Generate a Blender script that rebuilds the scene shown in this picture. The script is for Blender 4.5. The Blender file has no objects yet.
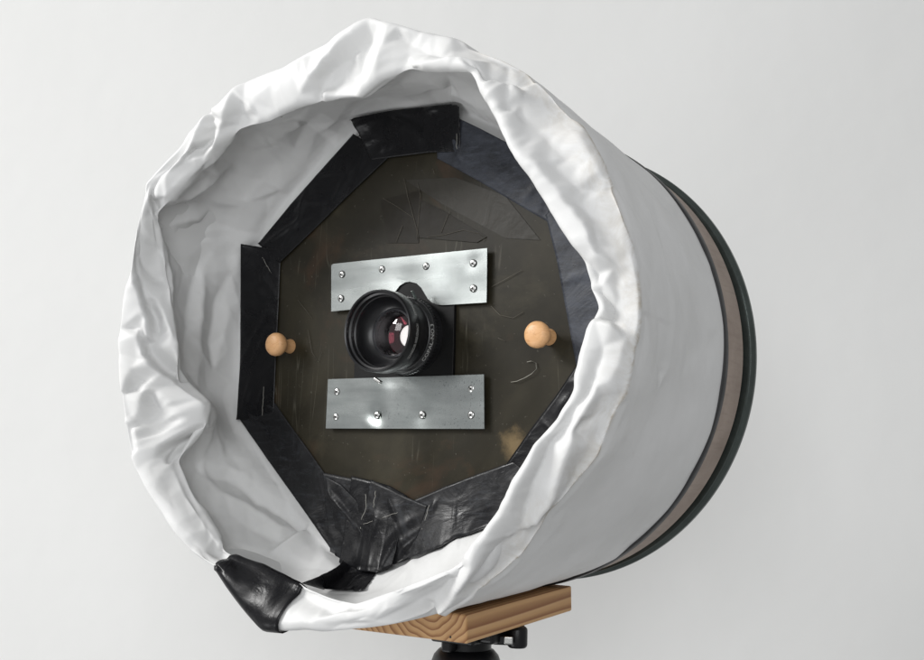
import bpy, bmesh, math, random
import numpy as np
from mathutils import Matrix, Vector, noise
random.seed(7)
S = bpy.context.scene
COL = S.collection

# ------------------------------------------------------------------ camera
cam_d = bpy.data.cameras.new('camera'); cam = bpy.data.objects.new('camera', cam_d); COL.objects.link(cam)
cam_d.sensor_width = 36.0; cam_d.lens = 36.0*1150/924; cam_d.clip_start = .02; cam_d.clip_end = 100
RT = Vector((0.83503, 0.549778, 0.021679)); UP = Vector((0.043318, -0.104971, 0.993531)); FW = Vector((-0.548497, 0.828689, 0.111469))
Rm = Matrix((RT, UP, -FW)).transposed().to_4x4()
cam.matrix_world = Matrix.Translation((0.72766, -1.00906, -0.13177)) @ Rm
S.camera = cam

# ------------------------------------------------------------------ world and lamps (one big window, upper left in front; the other area lamps are added)
W = bpy.data.worlds.new('World'); S.world = W; W.use_nodes = True
bg = W.node_tree.nodes['Background']; bg.inputs[0].default_value = (.975,.985,1.0,1); bg.inputs[1].default_value = .37
def area(name, loc, target, sx, sy, power, col=(1,1,1)):
    d = bpy.data.lights.new(name, 'AREA'); d.shape = 'RECTANGLE'; d.size = sx; d.size_y = sy; d.energy = power; d.color = col
    o = bpy.data.objects.new(name, d); COL.objects.link(o); o.location = loc
    o.rotation_euler = (Vector(target)-Vector(loc)).to_track_quat('-Z','Y').to_euler()
    return o
area('window_light', (-4.1,-4.0,3.0), (.3,0,-.05), 2.1, 1.7, 365, (1.0,.99,.975))
area('plate_glint_light', (-1.85,-3.45,1.10), (0,0,0), .8, .8, 8, (1.0,1.0,1.0))  # added lamp, no real window: gives the plates their bright upper right reflection
area('front_fill_light', (1.5,-2.8,.55), (0,0,-.1), 1.8, 1.6, 40, (.97,.985,1.0))  # added fill from front right, brightens the inside left of the hood
area('wall_fill_light', (-2.0,-3.2,-2.4), (.3,1.0,-.9), 1.6, 1.4, 38, (.98,.99,1.0))  # added fill from below left, brightens the lower wall; no window there
S.view_settings.view_transform = 'Standard'; S.view_settings.look = 'None'
S.view_settings.exposure = .05; S.view_settings.gamma = 1; S.view_settings.use_curve_mapping = False

# ------------------------------------------------------------------ material helpers
class NT_:
    def __init__(s, name):
        s.m = bpy.data.materials.new(name); s.m.use_nodes = True; s.t = s.m.node_tree; s.b = s.t.nodes['Principled BSDF']
        s.tc = s.t.nodes.new('ShaderNodeTexCoord')
    def n(s, typ, **kw):
        o = s.t.nodes.new(typ)
        for k, v in kw.items():
            if k in o.inputs: o.inputs[k].default_value = v
            else: setattr(o, k, v)
        return o
    def l(s, a, b): s.t.links.new(a, b)
    def coord(s, scale=(1,1,1), loc=(0,0,0), rot=(0,0,0)):
        mp = s.n('ShaderNodeMapping'); s.l(s.tc.outputs['Object'], mp.inputs[0])
        mp.inputs['Scale'].default_value = scale; mp.inputs['Location'].default_value = loc; mp.inputs['Rotation'].default_value = rot
        return mp.outputs[0]
    def noise(s, scale, detail=4, rough=.55, dist=0, co=None):
        o = s.n('ShaderNodeTexNoise'); o.inputs['Scale'].default_value = scale; o.inputs['Detail'].default_value = detail
        o.inputs['Roughness'].default_value = rough; o.inputs['Distortion'].default_value = dist
        s.l(co or s.tc.outputs['Object'], o.inputs['Vector']); return o.outputs['Fac']
    def ramp(s, fac, stops, interp='LINEAR'):
        o = s.n('ShaderNodeValToRGB'); e = o.color_ramp; e.interpolation = interp
        while len(e.elements) < len(stops): e.elements.new(.5)
        for i, (p, c) in enumerate(stops):
            e.elements[i].position = p
            e.elements[i].color = tuple(c)+(1,) if not isinstance(c, (int, float)) else (c, c, c, 1)
        s.l(fac, o.inputs[0]); return o.outputs[0]
    def mix(s, fac, a, b, mode='MIX'):
        o = s.n('ShaderNodeMix'); o.data_type = 'RGBA'; o.blend_type = mode
        for v, i in ((fac, 0), (a, 6), (b, 7)):
            if hasattr(v, 'links'): s.l(v, o.inputs[i])
            else: o.inputs[i].default_value = v if i == 0 else tuple(v)+(1,)
        return o.outputs[2]
    def math(s, op, a, b=0.):
        o = s.n('ShaderNodeMath'); o.operation = op
        for v, i in ((a, 0), (b, 1)):
            if hasattr(v, 'links'): s.l(v, o.inputs[i])
            else: o.inputs[i].default_value = v
        return o.outputs[0]
    def bump(s, h, strength=.3, dist=.001, prev=None):
        o = s.n('ShaderNodeBump'); o.inputs['Strength'].default_value = strength; o.inputs['Distance'].default_value = dist
        s.l(h, o.inputs['Height'])
        if prev: s.l(prev, o.inputs['Normal'])
        return o.outputs[0]
    def set(s, **kw):
        for k, v in kw.items():
            i = s.b.inputs[k.replace('_', ' ')]
            if hasattr(v, 'links'): s.l(v, i)
            else: i.default_value = tuple(v)+(1,) if isinstance(v, (tuple, list)) else v
        return s.m

def m_wall():
    n = NT_('painted_wall')
    f = n.noise(1.3, 5); c = n.ramp(f, [(.3,(.765,.765,.75)),(.7,(.80,.80,.785))])
    g = n.noise(9, 6); sp = n.ramp(g, [(.72,0.),(.76,1.)])
    c = n.mix(n.math('MULTIPLY', sp, .06), c, (.55,.54,.5))
    return n.set(Base_Color=c, Roughness=.75, Normal=n.bump(n.noise(160,4), .12, .001, n.bump(n.noise(5,3), .2, .01)))
def m_cloth():
    n = NT_('white_tarpaulin')
    f = n.noise(7, 6, .6); c = n.ramp(f, [(.3,(.61,.61,.60)),(.65,(.69,.69,.685))])
    # handling dirt along the outer rim crease and a few smudges: painted per vertex as wear, not as shade
    a = n.n('ShaderNodeVertexColor'); a.layer_name = 'wear'
    sep = n.n('ShaderNodeSeparateColor'); n.l(a.outputs[0], sep.inputs[0])
    d = n.math('MULTIPLY', sep.outputs[0], n.ramp(n.noise(26, 8, .7, 1.5), [(.42,0.),(.62,1.)]))
    c = n.mix(n.math('MULTIPLY', d, .85), c, (.36,.31,.23))
    sm = n.ramp(n.noise(16, 7, .7, .6, n.coord((1,1,.6))), [(.60,0.),(.74,1.)])
    c = n.mix(n.math('MULTIPLY', sm, .16), c, (.42,.40,.37))
    v = n.n('ShaderNodeTexVoronoi'); v.inputs['Scale'].default_value = 13; n.l(n.tc.outputs['Object'], v.inputs['Vector'])
    c = n.mix(n.ramp(v.outputs['Distance'], [(.018,1.),(.024,0.)]), c, (.10,.09,.08))
    b2 = n.bump(n.noise(11, 3, .5, .6), .22, .005)
    b3 = n.bump(n.noise(900, 2), .06, .0004, b2)
    return n.set(Base_Color=c, Roughness=n.ramp(n.noise(20,5), [(.3,.46),(.7,.62)]), Specular_IOR_Level=.32, Normal=b3)
def m_tape(kind):
    n = NT_(kind+'_tape')
    base = {'black':(.006,.006,.007),'scuffed':(.009,.009,.010),'worn':(.016,.0175,.022)}[kind]
    hi = {'black':(.011,.011,.012),'scuffed':(.026,.028,.032),'worn':(.048,.053,.066)}[kind]
    f = n.noise(22, 9, .75, .8 if kind != 'worn' else .15, n.coord((1,1,1) if kind != 'worn' else (1,1,2.2), (0,0,0), (0,0,0) if kind != 'worn' else (0,math.radians(32),0))); st = n.noise(60, 8, .8, 0, n.coord((1,1,4.5), (0,0,0), (0,math.radians(32),0)))
    lo, up = {'black':(.55,.8),'scuffed':(.54,.72),'worn':(.36,.62)}[kind]
    c = n.mix(n.ramp(f, [(lo,0.),(up,1.)]), base, hi)
    if kind != 'black': c = n.mix(n.math('MULTIPLY', n.ramp(st, [(.52,0.),(.72,1.)]), .7), c, tuple(v*1.7 for v in hi))
    cr = n.noise(26, 3, .5, 2.2)
    ln = n.ramp(cr, [(.492,0.),(.5,1.),(.508,0.)])
    b = n.bump(ln, .10, .002, n.bump(n.noise(14, 4, .5, 1.4), .4, .006))
    weave = n.bump(n.noise(700, 2), .15, .0004, b)
    ro = {'black':(.20,.42),'scuffed':(.25,.55),'worn':(.38,.6)}[kind]
    return n.set(Base_Color=c, Roughness=n.ramp(f, [(.35,ro[0]),(.65,ro[1])]), Specular_IOR_Level={'black':.22,'scuffed':.26,'worn':.3}[kind], Normal=weave)
def m_board():
    n = NT_('dark_board')
    c = n.ramp(n.noise(5.5, 8, .62, .7), [(.30,(.010,.0085,.0050)),(.5,(.019,.0162,.0098)),(.70,(.036,.031,.019))])
    br = n.ramp(n.noise(9, 5, .6, 1.3, n.coord((1,1,1),(3,0,5))), [(.58,0.),(.72,1.)])
    c = n.mix(n.math('MULTIPLY', br, .45), c, (.060,.032,.018))
    gr = n.ramp(n.noise(7, 6, .7, .6, n.coord((1,1,1),(8,2,1))), [(.56,0.),(.75,1.)])
    c = n.mix(n.math('MULTIPLY', gr, .4), c, (.075,.066,.042))
    # worn-through tan spot, lower right
    mp = n.coord((1,1,1), (-.1291,0,.1165)); ln = n.n('ShaderNodeVectorMath'); ln.operation = 'LENGTH'
    sc = n.n('ShaderNodeVectorMath'); sc.operation = 'MULTIPLY'; sc.inputs[1].default_value = (1,0,1); n.l(mp, sc.inputs[0]); n.l(sc.outputs[0], ln.inputs[0])
    dd = n.math('ADD', ln.outputs['Value'], n.math('MULTIPLY', n.math('SUBTRACT', n.noise(60, 6, .7), .5), .03))
    c = n.mix(n.math('MULTIPLY', n.ramp(dd, [(.006,1.),(.020,0.)]), .5), c, (.27,.19,.095))
    # fine pale scratches
    def scr(rot, sc_, th):
        v = n.n('ShaderNodeTexNoise'); v.inputs['Scale'].default_value = sc_; v.inputs['Detail'].default_value = 1.5; v.inputs['Distortion'].default_value = .5
        n.l(n.coord((1,1,.07), (1,2,3), (0,rot,0)), v.inputs['Vector'])
        msk = n.ramp(n.noise(10, 3, .5, 0, n.coord((1,1,1),(rot*3,0,0))), [(.56,0.),(.64,1.)])
        return n.math('MULTIPLY', n.ramp(v.outputs['Fac'], [(.5-th,0.),(.5,1.),(.5+th,0.)]), msk)
    for r_, s_, t_ in ((.6,38,.006),(-.9,30,.005),(1.5,26,.005)): c = n.mix(n.math('MULTIPLY', scr(r_, s_, t_), .35), c, (.16,.15,.12))
    dust = n.ramp(n.noise(260, 2, .5), [(.72,0.),(.76,1.)])
    c = n.mix(n.math('MULTIPLY', dust, .35), c, (.14,.13,.11))
    return n.set(Base_Color=c, Roughness=n.ramp(n.noise(8,6,.6,.5), [(.35,.30),(.65,.46)]), Specular_IOR_Level=.2, Normal=n.bump(n.noise(60,5), .08, .001))
def m_film():
    n = NT_('clear_film')
    f = n.noise(18, 6, .7, 1)
    c = n.ramp(f, [(.35,(.019,.0165,.0118)),(.7,(.027,.024,.0175))])
    return n.set(Base_Color=c, Roughness=.36, Specular_IOR_Level=.25, Normal=n.bump(n.noise(30,4,.5,1), .25, .002))
def m_zinc():
    n = NT_('galvanised_steel')
    br = n.noise(40, 4, .6, 0, n.coord((.12,1,1)))
    c = n.ramp(n.noise(26, 6, .65), [(.3,(.40,.43,.42)),(.7,(.50,.525,.515))])
    sx = n.n('ShaderNodeSeparateXYZ'); n.l(n.tc.outputs['Object'], sx.inputs[0]); xs = n.math('SUBTRACT', sx.outputs[0], n.math('MULTIPLY', sx.outputs[2], .6))
    pit = n.math('MULTIPLY', n.ramp(n.noise(420, 3, .6), [(.60,0.),(.68,1.)]), n.ramp(n.math('ADD', n.noise(9, 3, .5, .3), n.math('MULTIPLY', xs, 2.2)), [(.58,0.),(.72,1.)]))
    c = n.mix(n.math('MULTIPLY', pit, .55), c, (.16,.17,.17))
    return n.set(Base_Color=c, Metallic=1.0, Roughness=n.ramp(br, [(.3,.20),(.7,.30)]), Normal=n.bump(n.noise(7,2), .5, .006, n.bump(br, .03, .001)))
def m_wood(kind):
    n = NT_(kind+'_wood')
    if kind == 'pine':
        # growth rings round a pith running front to back, just above the block
        mp = n.coord((1,.06,1), (-.040,0,-.026)); no = n.n('ShaderNodeTexNoise'); no.inputs['Scale'].default_value = 22; no.inputs['Detail'].default_value = 2; n.l(mp, no.inputs['Vector'])
        sc = n.n('ShaderNodeVectorMath'); sc.operation = 'MULTIPLY'; sc.inputs[1].default_value = (.9,0,1); n.l(mp, sc.inputs[0])
        ln = n.n('ShaderNodeVectorMath'); ln.operation = 'LENGTH'; n.l(sc.outputs[0], ln.inputs[0])
        r = n.math('ADD', ln.outputs['Value'], n.math('MULTIPLY', no.outputs['Fac'], .020))
        ph = n.math('FRACT', n.math('MULTIPLY', r, 150))
        c = n.ramp(ph, [(0,(.60,.37,.18)),(.45,(.55,.32,.145)),(.86,(.27,.12,.048)),(.92,(.26,.11,.045)),(1,(.54,.32,.16))])
        f = n.noise(90, 5, .6, 0, n.coord((1,.05,1)))
        c = n.mix(n.math('MULTIPLY', n.ramp(f, [(.4,0.),(.7,1.)]), .35), c, (.40,.22,.10))
        return n.set(Base_Color=c, Roughness=.55, Specular_IOR_Level=.3, Normal=n.bump(f, .15, .001))
    if kind == 'turned':
        f = n.noise(34, 5, .65, 1.2, n.coord((3,.6,6)))
        c = n.ramp(f, [(.3,(.50,.27,.115)),(.48,(.64,.37,.18)),(.6,(.57,.31,.14)),(.7,(.36,.17,.07))])
        return n.set(Base_Color=c, Roughness=.42, Specular_IOR_Level=.4, Normal=n.bump(n.noise(90,4,.6,0,n.coord((1,1,5))), .1, .001))
    f = n.noise(20, 6, .65, .4); g = n.noise(130, 5, .7, 0, n.coord((1,.1,1)))
    c = n.ramp(f, [(.3,(.27,.205,.165)),(.7,(.36,.285,.235))]); c = n.mix(n.math('MULTIPLY', n.ramp(g, [(.5,0.),(.7,1.)]), .4), c, (.17,.12,.09))
    return n.set(Base_Color=c, Roughness=.6, Normal=n.bump(g, .2, .001))
def m_plain(name, c, rough, metal=0., spec=.5, nz=.10, nsc=200, var=.25):
    n = NT_(name); f = n.noise(30, 6, .7)
    col = n.ramp(f, [(.3,tuple(v*(1-var) for v in c)),(.7,tuple(v*(1+var) for v in c))])
    return n.set(Base_Color=col, Roughness=n.ramp(n.noise(50,5,.7), [(.3,max(rough-.06,0.02)),(.7,rough+.06)]), Metallic=metal, Specular_IOR_Level=spec, Normal=n.bump(n.noise(nsc,3), nz, .0006))
def m_glass():
    n = NT_('coated_glass')
    return n.set(Base_Color=(1,.96,.96), Roughness=.01, Transmission_Weight=1.0, IOR=1.5)
def m_coat():
    n = NT_('red_lens_coating')
    fr = n.n('ShaderNodeLayerWeight'); fr.inputs[0].default_value = .35
    c = n.ramp(fr.outputs['Facing'], [(0,(.04,.008,.012)),(.5,(.12,.018,.028)),(1,(.3,.1,.1))])
    return n.set(Base_Color=c, Metallic=1.0, Roughness=.06)
def m_rear_glow():
    n = NT_('rear_glass_glow'); return n.set(Base_Color=(.8,.8,.8), Roughness=.6, Emission_Color=(1,.98,.96), Emission_Strength=.85)  # emission stands in for daylight coming through the lens from behind
M = dict(stain=m_plain('dark_stain', (.013,.0105,.0065), .42, spec=.2), scratch=m_plain('scratch_mark', (.11,.10,.08), .6, spec=.2), hair=m_plain('pale_hair', (.22,.21,.18), .7), lit=m_rear_glow(), ringmetal=m_plain('worn_ring',(.06,.06,.065),.3,.5), wall=m_wall(), cloth=m_cloth(), black=m_tape('black'), scuffed=m_tape('scuffed'), worn=m_tape('worn'), board=m_board(), film=m_film(),
         zinc=m_zinc(), pine=m_wood('pine'), turned=m_wood('turned'), hoop=m_wood('hoop'),
         lensblack=m_plain('anodised_black', (.010,.010,.011), .33), matte=m_plain('matte_black', (.004,.004,.004), .5, spec=.18),
         band=m_plain('black_rubber_band', (.010,.010,.011), .5), rim=m_plain('dark_green_metal', (.065,.078,.072), .2, .6),
         drum=m_plain('dark_drum', (.012,.010,.010), .6), steel=m_plain('bright_steel', (.62,.62,.60), .25, 1.0, nz=.03, var=.08),
         slot=m_plain('screw_recess', (.02,.02,.02), .6), paint=m_plain('white_print', (.34,.34,.33), .6, nz=0., var=.1),
         fibre=m_plain('pale_fibre', (.33,.32,.29), .8), tripod=m_plain('tripod_black', (.006,.006,.007), .36, spec=.3), glass=m_glass(), coat=m_coat())

# ---------------------------------------------------------------- cloth surface
# KC: outer rim edge, KE: inner roll edge; (angle in degrees, radius, y) measured round the drum axis
KC= [(5.3,0.3069,-0.1), (14,0.3068,-0.1), (22.1,0.3031,-0.1), (35.4,0.3031,-0.1), (44.3,0.3007,-0.1), (50.9,0.2998,-0.1), (63.7,0.2964,-0.11), (73.2,0.2959,-0.12), (81.2,0.3034,-0.13), (84.9,0.309,-0.13), (88.4,0.3033,-0.13), (94.2,0.2909,-0.135), (106.4,0.2839,-0.14), (115,0.2881,-0.15), (124.4,0.2915,-0.15), (137.3,0.2982,-0.15), (145.7,0.3084,-0.155), (148,0.3131,-0.155), (150.1,0.3051,-0.155), (157.6,0.3051,-0.15), (167.6,0.2931,-0.15), (178.8,0.3,-0.15), (185.8,0.2985,-0.15), (197.2,0.2974,-0.15), (209.9,0.3014,-0.15), (221.9,0.2949,-0.145), (231.9,0.2962,-0.14), (240.3,0.2875,-0.14), (247.8,0.2977,-0.14), (256.2,0.3115,-0.14), (265.8,0.2993,-0.14), (276.2,0.2955,-0.135), (285.1,0.2948,-0.12), (289.5,0.2941,-0.1), (296.3,0.2919,-0.09), (304.1,0.2891,-0.085), (312.4,0.2881,-0.09), (321.3,0.286,-0.1), (329,0.2926,-0.1), (335.1,0.2989,-0.1), (341.9,0.3003,-0.1), (347,0.3045,-0.1), (351.2,0.3058,-0.1), (358.1,0.3084,-0.1)]
KE= [(0.7,0.2711,-0.11), (8.9,0.2677,-0.115), (17.3,0.2552,-0.12), (25.4,0.2474,-0.125), (37.7,0.2494,-0.13), (49.5,0.2641,-0.13), (56.9,0.2761,-0.13), (64.4,0.2636,-0.13), (72.4,0.2579,-0.13), (78.8,0.2455,-0.13), (84.9,0.2287,-0.13), (94.7,0.2316,-0.13), (103.5,0.2327,-0.14), (113.7,0.2375,-0.14), (123,0.2549,-0.14), (137.5,0.2671,-0.14), (152.9,0.2924,-0.14), (160.3,0.2886,-0.12), (168.2,0.2627,-0.12), (182.4,0.2415,-0.12), (193,0.2504,-0.11), (200.4,0.2247,-0.1), (206.3,0.2346,-0.1), (211.2,0.2695,-0.12), (219.3,0.2709,-0.12), (231.2,0.2725,-0.12), (236.9,0.2783,-0.12), (247.9,0.2657,-0.12), (260.6,0.2609,-0.125), (276.7,0.272,-0.13), (287.5,0.2641,-0.125), (297.1,0.2646,-0.12), (305.1,0.2665,-0.12), (311.1,0.2584,-0.12), (324,0.2524,-0.13), (332.8,0.2551,-0.13), (341,0.263,-0.125), (345.1,0.2685,-0.12), (351,0.2657,-0.115)]

KG = [(78,.250),(57,.232),(36,.243),(20,.246),(355,.25),(330,.245),(308,.235),(289,.220),(280,.226),(268,.243),(260,.258),(247,.262),(222,.252),(199,.266),(180,.262),(155,.268),(130,.255),(110,.260),(95,.256)]
NT, NS = 960, 200
def ring(keys, th):
    k = np.array(keys); a = k[:,0]; n = len(a)
    a3 = np.concatenate([a-360, a, a+360]); r3 = np.tile(k[:,1],3); y3 = np.tile(k[:,2],3)
    r = np.interp(th, a3, r3); y = np.interp(th, a3, y3)
    ker = np.array([1,3,4,3,1.]); ker /= ker.sum()
    def sm(v, it):
        for _ in range(it): v = sum(ker[j]*np.roll(v, j-2) for j in range(5))
        return v
    return sm(r,1), sm(y,6)
def base_surface():
    th = np.arange(NT)*360.0/NT
    rc,yc = ring(KC, th); re,ye = ring(KE, th)
    one = np.ones(NT)
    def S(v, it=60):
        for _ in range(it): v = (np.roll(v,1)+2*v+np.roll(v,-1))/4
        return v
    rcs = S(rc)
    rg = S(ring([(a%360,r,0.) for a,r in sorted(KG,key=lambda q:q[0]%360)], th)[0], 25)   # board edge the cloth runs back to
    K = [(.276*one, .199*one), (.2772*one, .190*one), (.2815*one, .12*one), (.289*one+.2*(rcs-.3), .03*one),
         (.35*rcs+.65*rc-.0025, yc*.62+.004), (rc-.0004, yc+.006), (rc, yc), (rc-.003, yc-.003),
         (.55*rc+.45*re, .5*(yc+ye)-.0075), (re+.006, ye-.004), (re, ye), (re+.004, ye+.005),
         (.55*re+.45*S(re)+.014, ye*.80), (.5*S(re)+.5*rg+.015, -.050*one), (rg+.006, -.018*one), (rg, -.002*one), (rg-.014,-.0021*one)]
    R = np.array([k[0] for k in K]); Y = np.array([k[1] for k in K])
    # chordal parameter (mean) and Catmull-Rom
    d = np.hypot(np.diff(R.mean(1)), np.diff(Y.mean(1))); t = np.concatenate([[0],np.cumsum(d**.5)])
    s = np.linspace(0, t[-1], NS)
    global RIM_ROW, EDGE_ROW
    RIM_ROW = t[6]/t[-1]*(NS-1); EDGE_ROW = t[10]/t[-1]*(NS-1)
    def cr(V):
        m = np.zeros_like(V)
        m[1:-1] = (V[2:]-V[:-2])/(t[2:]-t[:-2])[:,None]
        m[6] *= .45; m[10] *= .45
        m[0] = (V[1]-V[0])/(t[1]-t[0]); m[-1] = (V[-1]-V[-2])/(t[-1]-t[-2])
        i = np.clip(np.searchsorted(t, s, side='right')-1, 0, len(t)-2)
        h = (t[i+1]-t[i])[:,None]; u = ((s-t[i])[:,None])/h
        return ((2*u**3-3*u**2+1)*V[i]+(u**3-2*u**2+u)*h*m[i]+(-2*u**3+3*u**2)*V[i+1]+(u**3-u**2)*h*m[i+1])
    R = cr(R); Y = cr(Y)
    T = np.radians(th)[None,:]
    P = np.stack([R*np.cos(T), Y, R*np.sin(T)-.004*np.clip(Y/.19,0,1)], -1)      # (NS, NT, 3)
    return P
def normals(P):
    dt = np.roll(P,-1,1)-np.roll(P,1,1)
    ds = np.gradient(P, axis=0)
    n = np.cross(dt, ds); n /= np.linalg.norm(n,axis=-1,keepdims=True)+1e-12
    return n                                              # outward on the outside, towards the axis on the inside
def blur(V, it, fix=3):
    for _ in range(it):
        W = (np.roll(V,1,1)+np.roll(V,-1,1)+np.roll(V,1,0)+np.roll(V,-1,0)+4*V)/8
        W[:fix] = V[:fix]; W[-fix:] = V[-fix:]; V = W
    return V
def uv_metric(P):
    """metres along the cloth for each row, and metres per column round the rim"""
    d = np.linalg.norm(np.diff(P,axis=0),axis=-1).mean(1)
    return np.concatenate([[0],np.cumsum(d)]), 2*math.pi*.285/NT
def crumple(P):
    """height field: flat facets stretched between the fold lines, as stiff tarpaulin creases"""
    V, du = uv_metric(P); circ = du*NT; rng = np.random.RandomState(3)
    pts=[]; hs=[]; edges=[]; seg=[]
    for line,h,w,e0,e1 in FOLDS:
        L = np.array(line)/1000.; n=len(L)
        dd = np.concatenate([[0],np.cumsum(np.linalg.norm(np.diff(L,axis=0),axis=1))]); t=dd/max(dd[-1],1e-6)
        hh = h/1000.*FOLD_SCALE*np.clip((t+.12)/e0,0,1)*np.clip((1.12-t)/e1,0,1)
        for off in (-circ,0,circ):
            Q = L+[off,0]
            if Q[:,0].max()<-.08 or Q[:,0].min()>circ+.08: continue
            b=len(pts)
            for q,a in zip(Q,hh): pts.append(tuple(q)); hs.append(a)
            for k in range(n-1): edges.append((b+k,b+k+1))
            seg.append((Q,w/1000.))
    allp=np.concatenate([q for q,_ in seg]); allw=np.concatenate([np.full(len(q),w) for q,w in seg])
    vend = V[-1]
    for gu in np.arange(-.08,circ+.08,.026):
        for gv in np.arange(0,vend,.026):
            u = gu+rng.uniform(-.006,.006); v = gv+rng.uniform(-.006,.006)
            out = v < V[int(NS*.36)]
            if out and rng.rand() < .8: continue
            if (np.hypot(allp[:,0]-u,allp[:,1]-v) < np.maximum(allw*1.9,.016)).any(): continue
            pts.append((u,v)); hs.append(rng.normal()*(.0003 if out else .0007))
    for u in np.arange(-.1,circ+.1,.02):
        for v in (-.01,vend+.01): pts.append((u,v)); hs.append(0.)
    return raster(P, V, du, pts, hs, edges)
def raster(P, V, du, pts, hs, edges):
    from mathutils.geometry import delaunay_2d_cdt
    vo,eo,fo,ov,oe,of = delaunay_2d_cdt([Vector(p) for p in pts], edges, [], 0, 1e-5)
    hv = np.array([np.mean([hs[k] for k in o]) if len(o) else 0. for o in ov]); vo=np.array([tuple(v) for v in vo])
    pa = np.array(pts)
    for k,o in enumerate(ov):
        if not len(o): hv[k]=hs[int(np.argmin(np.hypot(*(pa-vo[k]).T)))]
    H = np.zeros(P.shape[:2])
    for f in fo:
        if len(f)!=3: continue
        a,b,c = vo[list(f)]; ha,hb,hc = hv[list(f)]
        j0=max(int(math.ceil(min(a[0],b[0],c[0])/du)),0); j1=min(int(max(a[0],b[0],c[0])/du),NT-1)
        i0=np.searchsorted(V,min(a[1],b[1],c[1])); i1=np.searchsorted(V,max(a[1],b[1],c[1]))
        if j1<j0 or i1<=i0: continue
        J,I=np.meshgrid(np.arange(j0,j1+1),np.arange(i0,min(i1,NS))); x=J*du; y=V[I]
        den=(b[1]-c[1])*(a[0]-c[0])+(c[0]-b[0])*(a[1]-c[1])
        if abs(den)<1e-12: continue
        l1=((b[1]-c[1])*(x-c[0])+(c[0]-b[0])*(y-c[1]))/den; l2=((c[1]-a[1])*(x-c[0])+(a[0]-c[0])*(y-c[1]))/den; l3=1-l1-l2
        m=(l1>=-1e-6)&(l2>=-1e-6)&(l3>=-1e-6)
        H[I[m],J[m]]=(l1*ha+l2*hb+l3*hc)[m]
    return H
def facets(P, along, across, shear, amp, seed):
    """long flat facets with crisp edges, running along the cloth at a slant"""
    V, du = uv_metric(P); circ=du*NT; rng=np.random.RandomState(seed); pts=[]; hs=[]
    nu=int(circ/across); nv=int(V[-1]/along)+2; base={}
    for q in range(nv+1):
        for k in range(nu):
            u=(k+rng.uniform(-.42,.42))*across; v=(q-.5+rng.uniform(-.45,.45))*along; h=rng.normal()*amp
            for off in (-circ,0,circ):
                uu=u+off+shear*v
                if -.1<uu<circ+.1: pts.append((uu,v)); hs.append(h)
    return raster(P, V, du, pts, hs, [])
FOLD_SCALE = 1.15
def cloth_surface():
    P = base_surface(); N = blur(normals(P),12)
    N /= np.linalg.norm(N,axis=-1,keepdims=True)
    H = blur(crumple(P), 1)
    ins = np.clip((np.arange(NS)-RIM_ROW+4)/8,0,1)[:,None]
    H += blur(facets(P,.050,.019,.9,.0014,4)+facets(P,.030,.012,-.9,.0004,5),0)*ins
    H += blur(facets(P,.09,.020,.25,.0009,6),2)*(1-ins)
    rr = np.arange(NS)[:,None]
    left = np.clip((np.abs(((np.arange(NT)*360./NT-170+180)%360)-180)*-1+110)/25,0,1)[None,:]      # the taut outline, left and top
    H *= 1-(.15+.80*left)*np.exp(-((rr-RIM_ROW)/5.)**2)
    H *= 1-.65*np.exp(-((rr-EDGE_ROW)/3.5)**2)
    H[:8] *= np.linspace(0,1,8)[:,None]; H[-14:] *= np.linspace(1,0,14)[:,None]
    return P + N*H[...,None]
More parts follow.
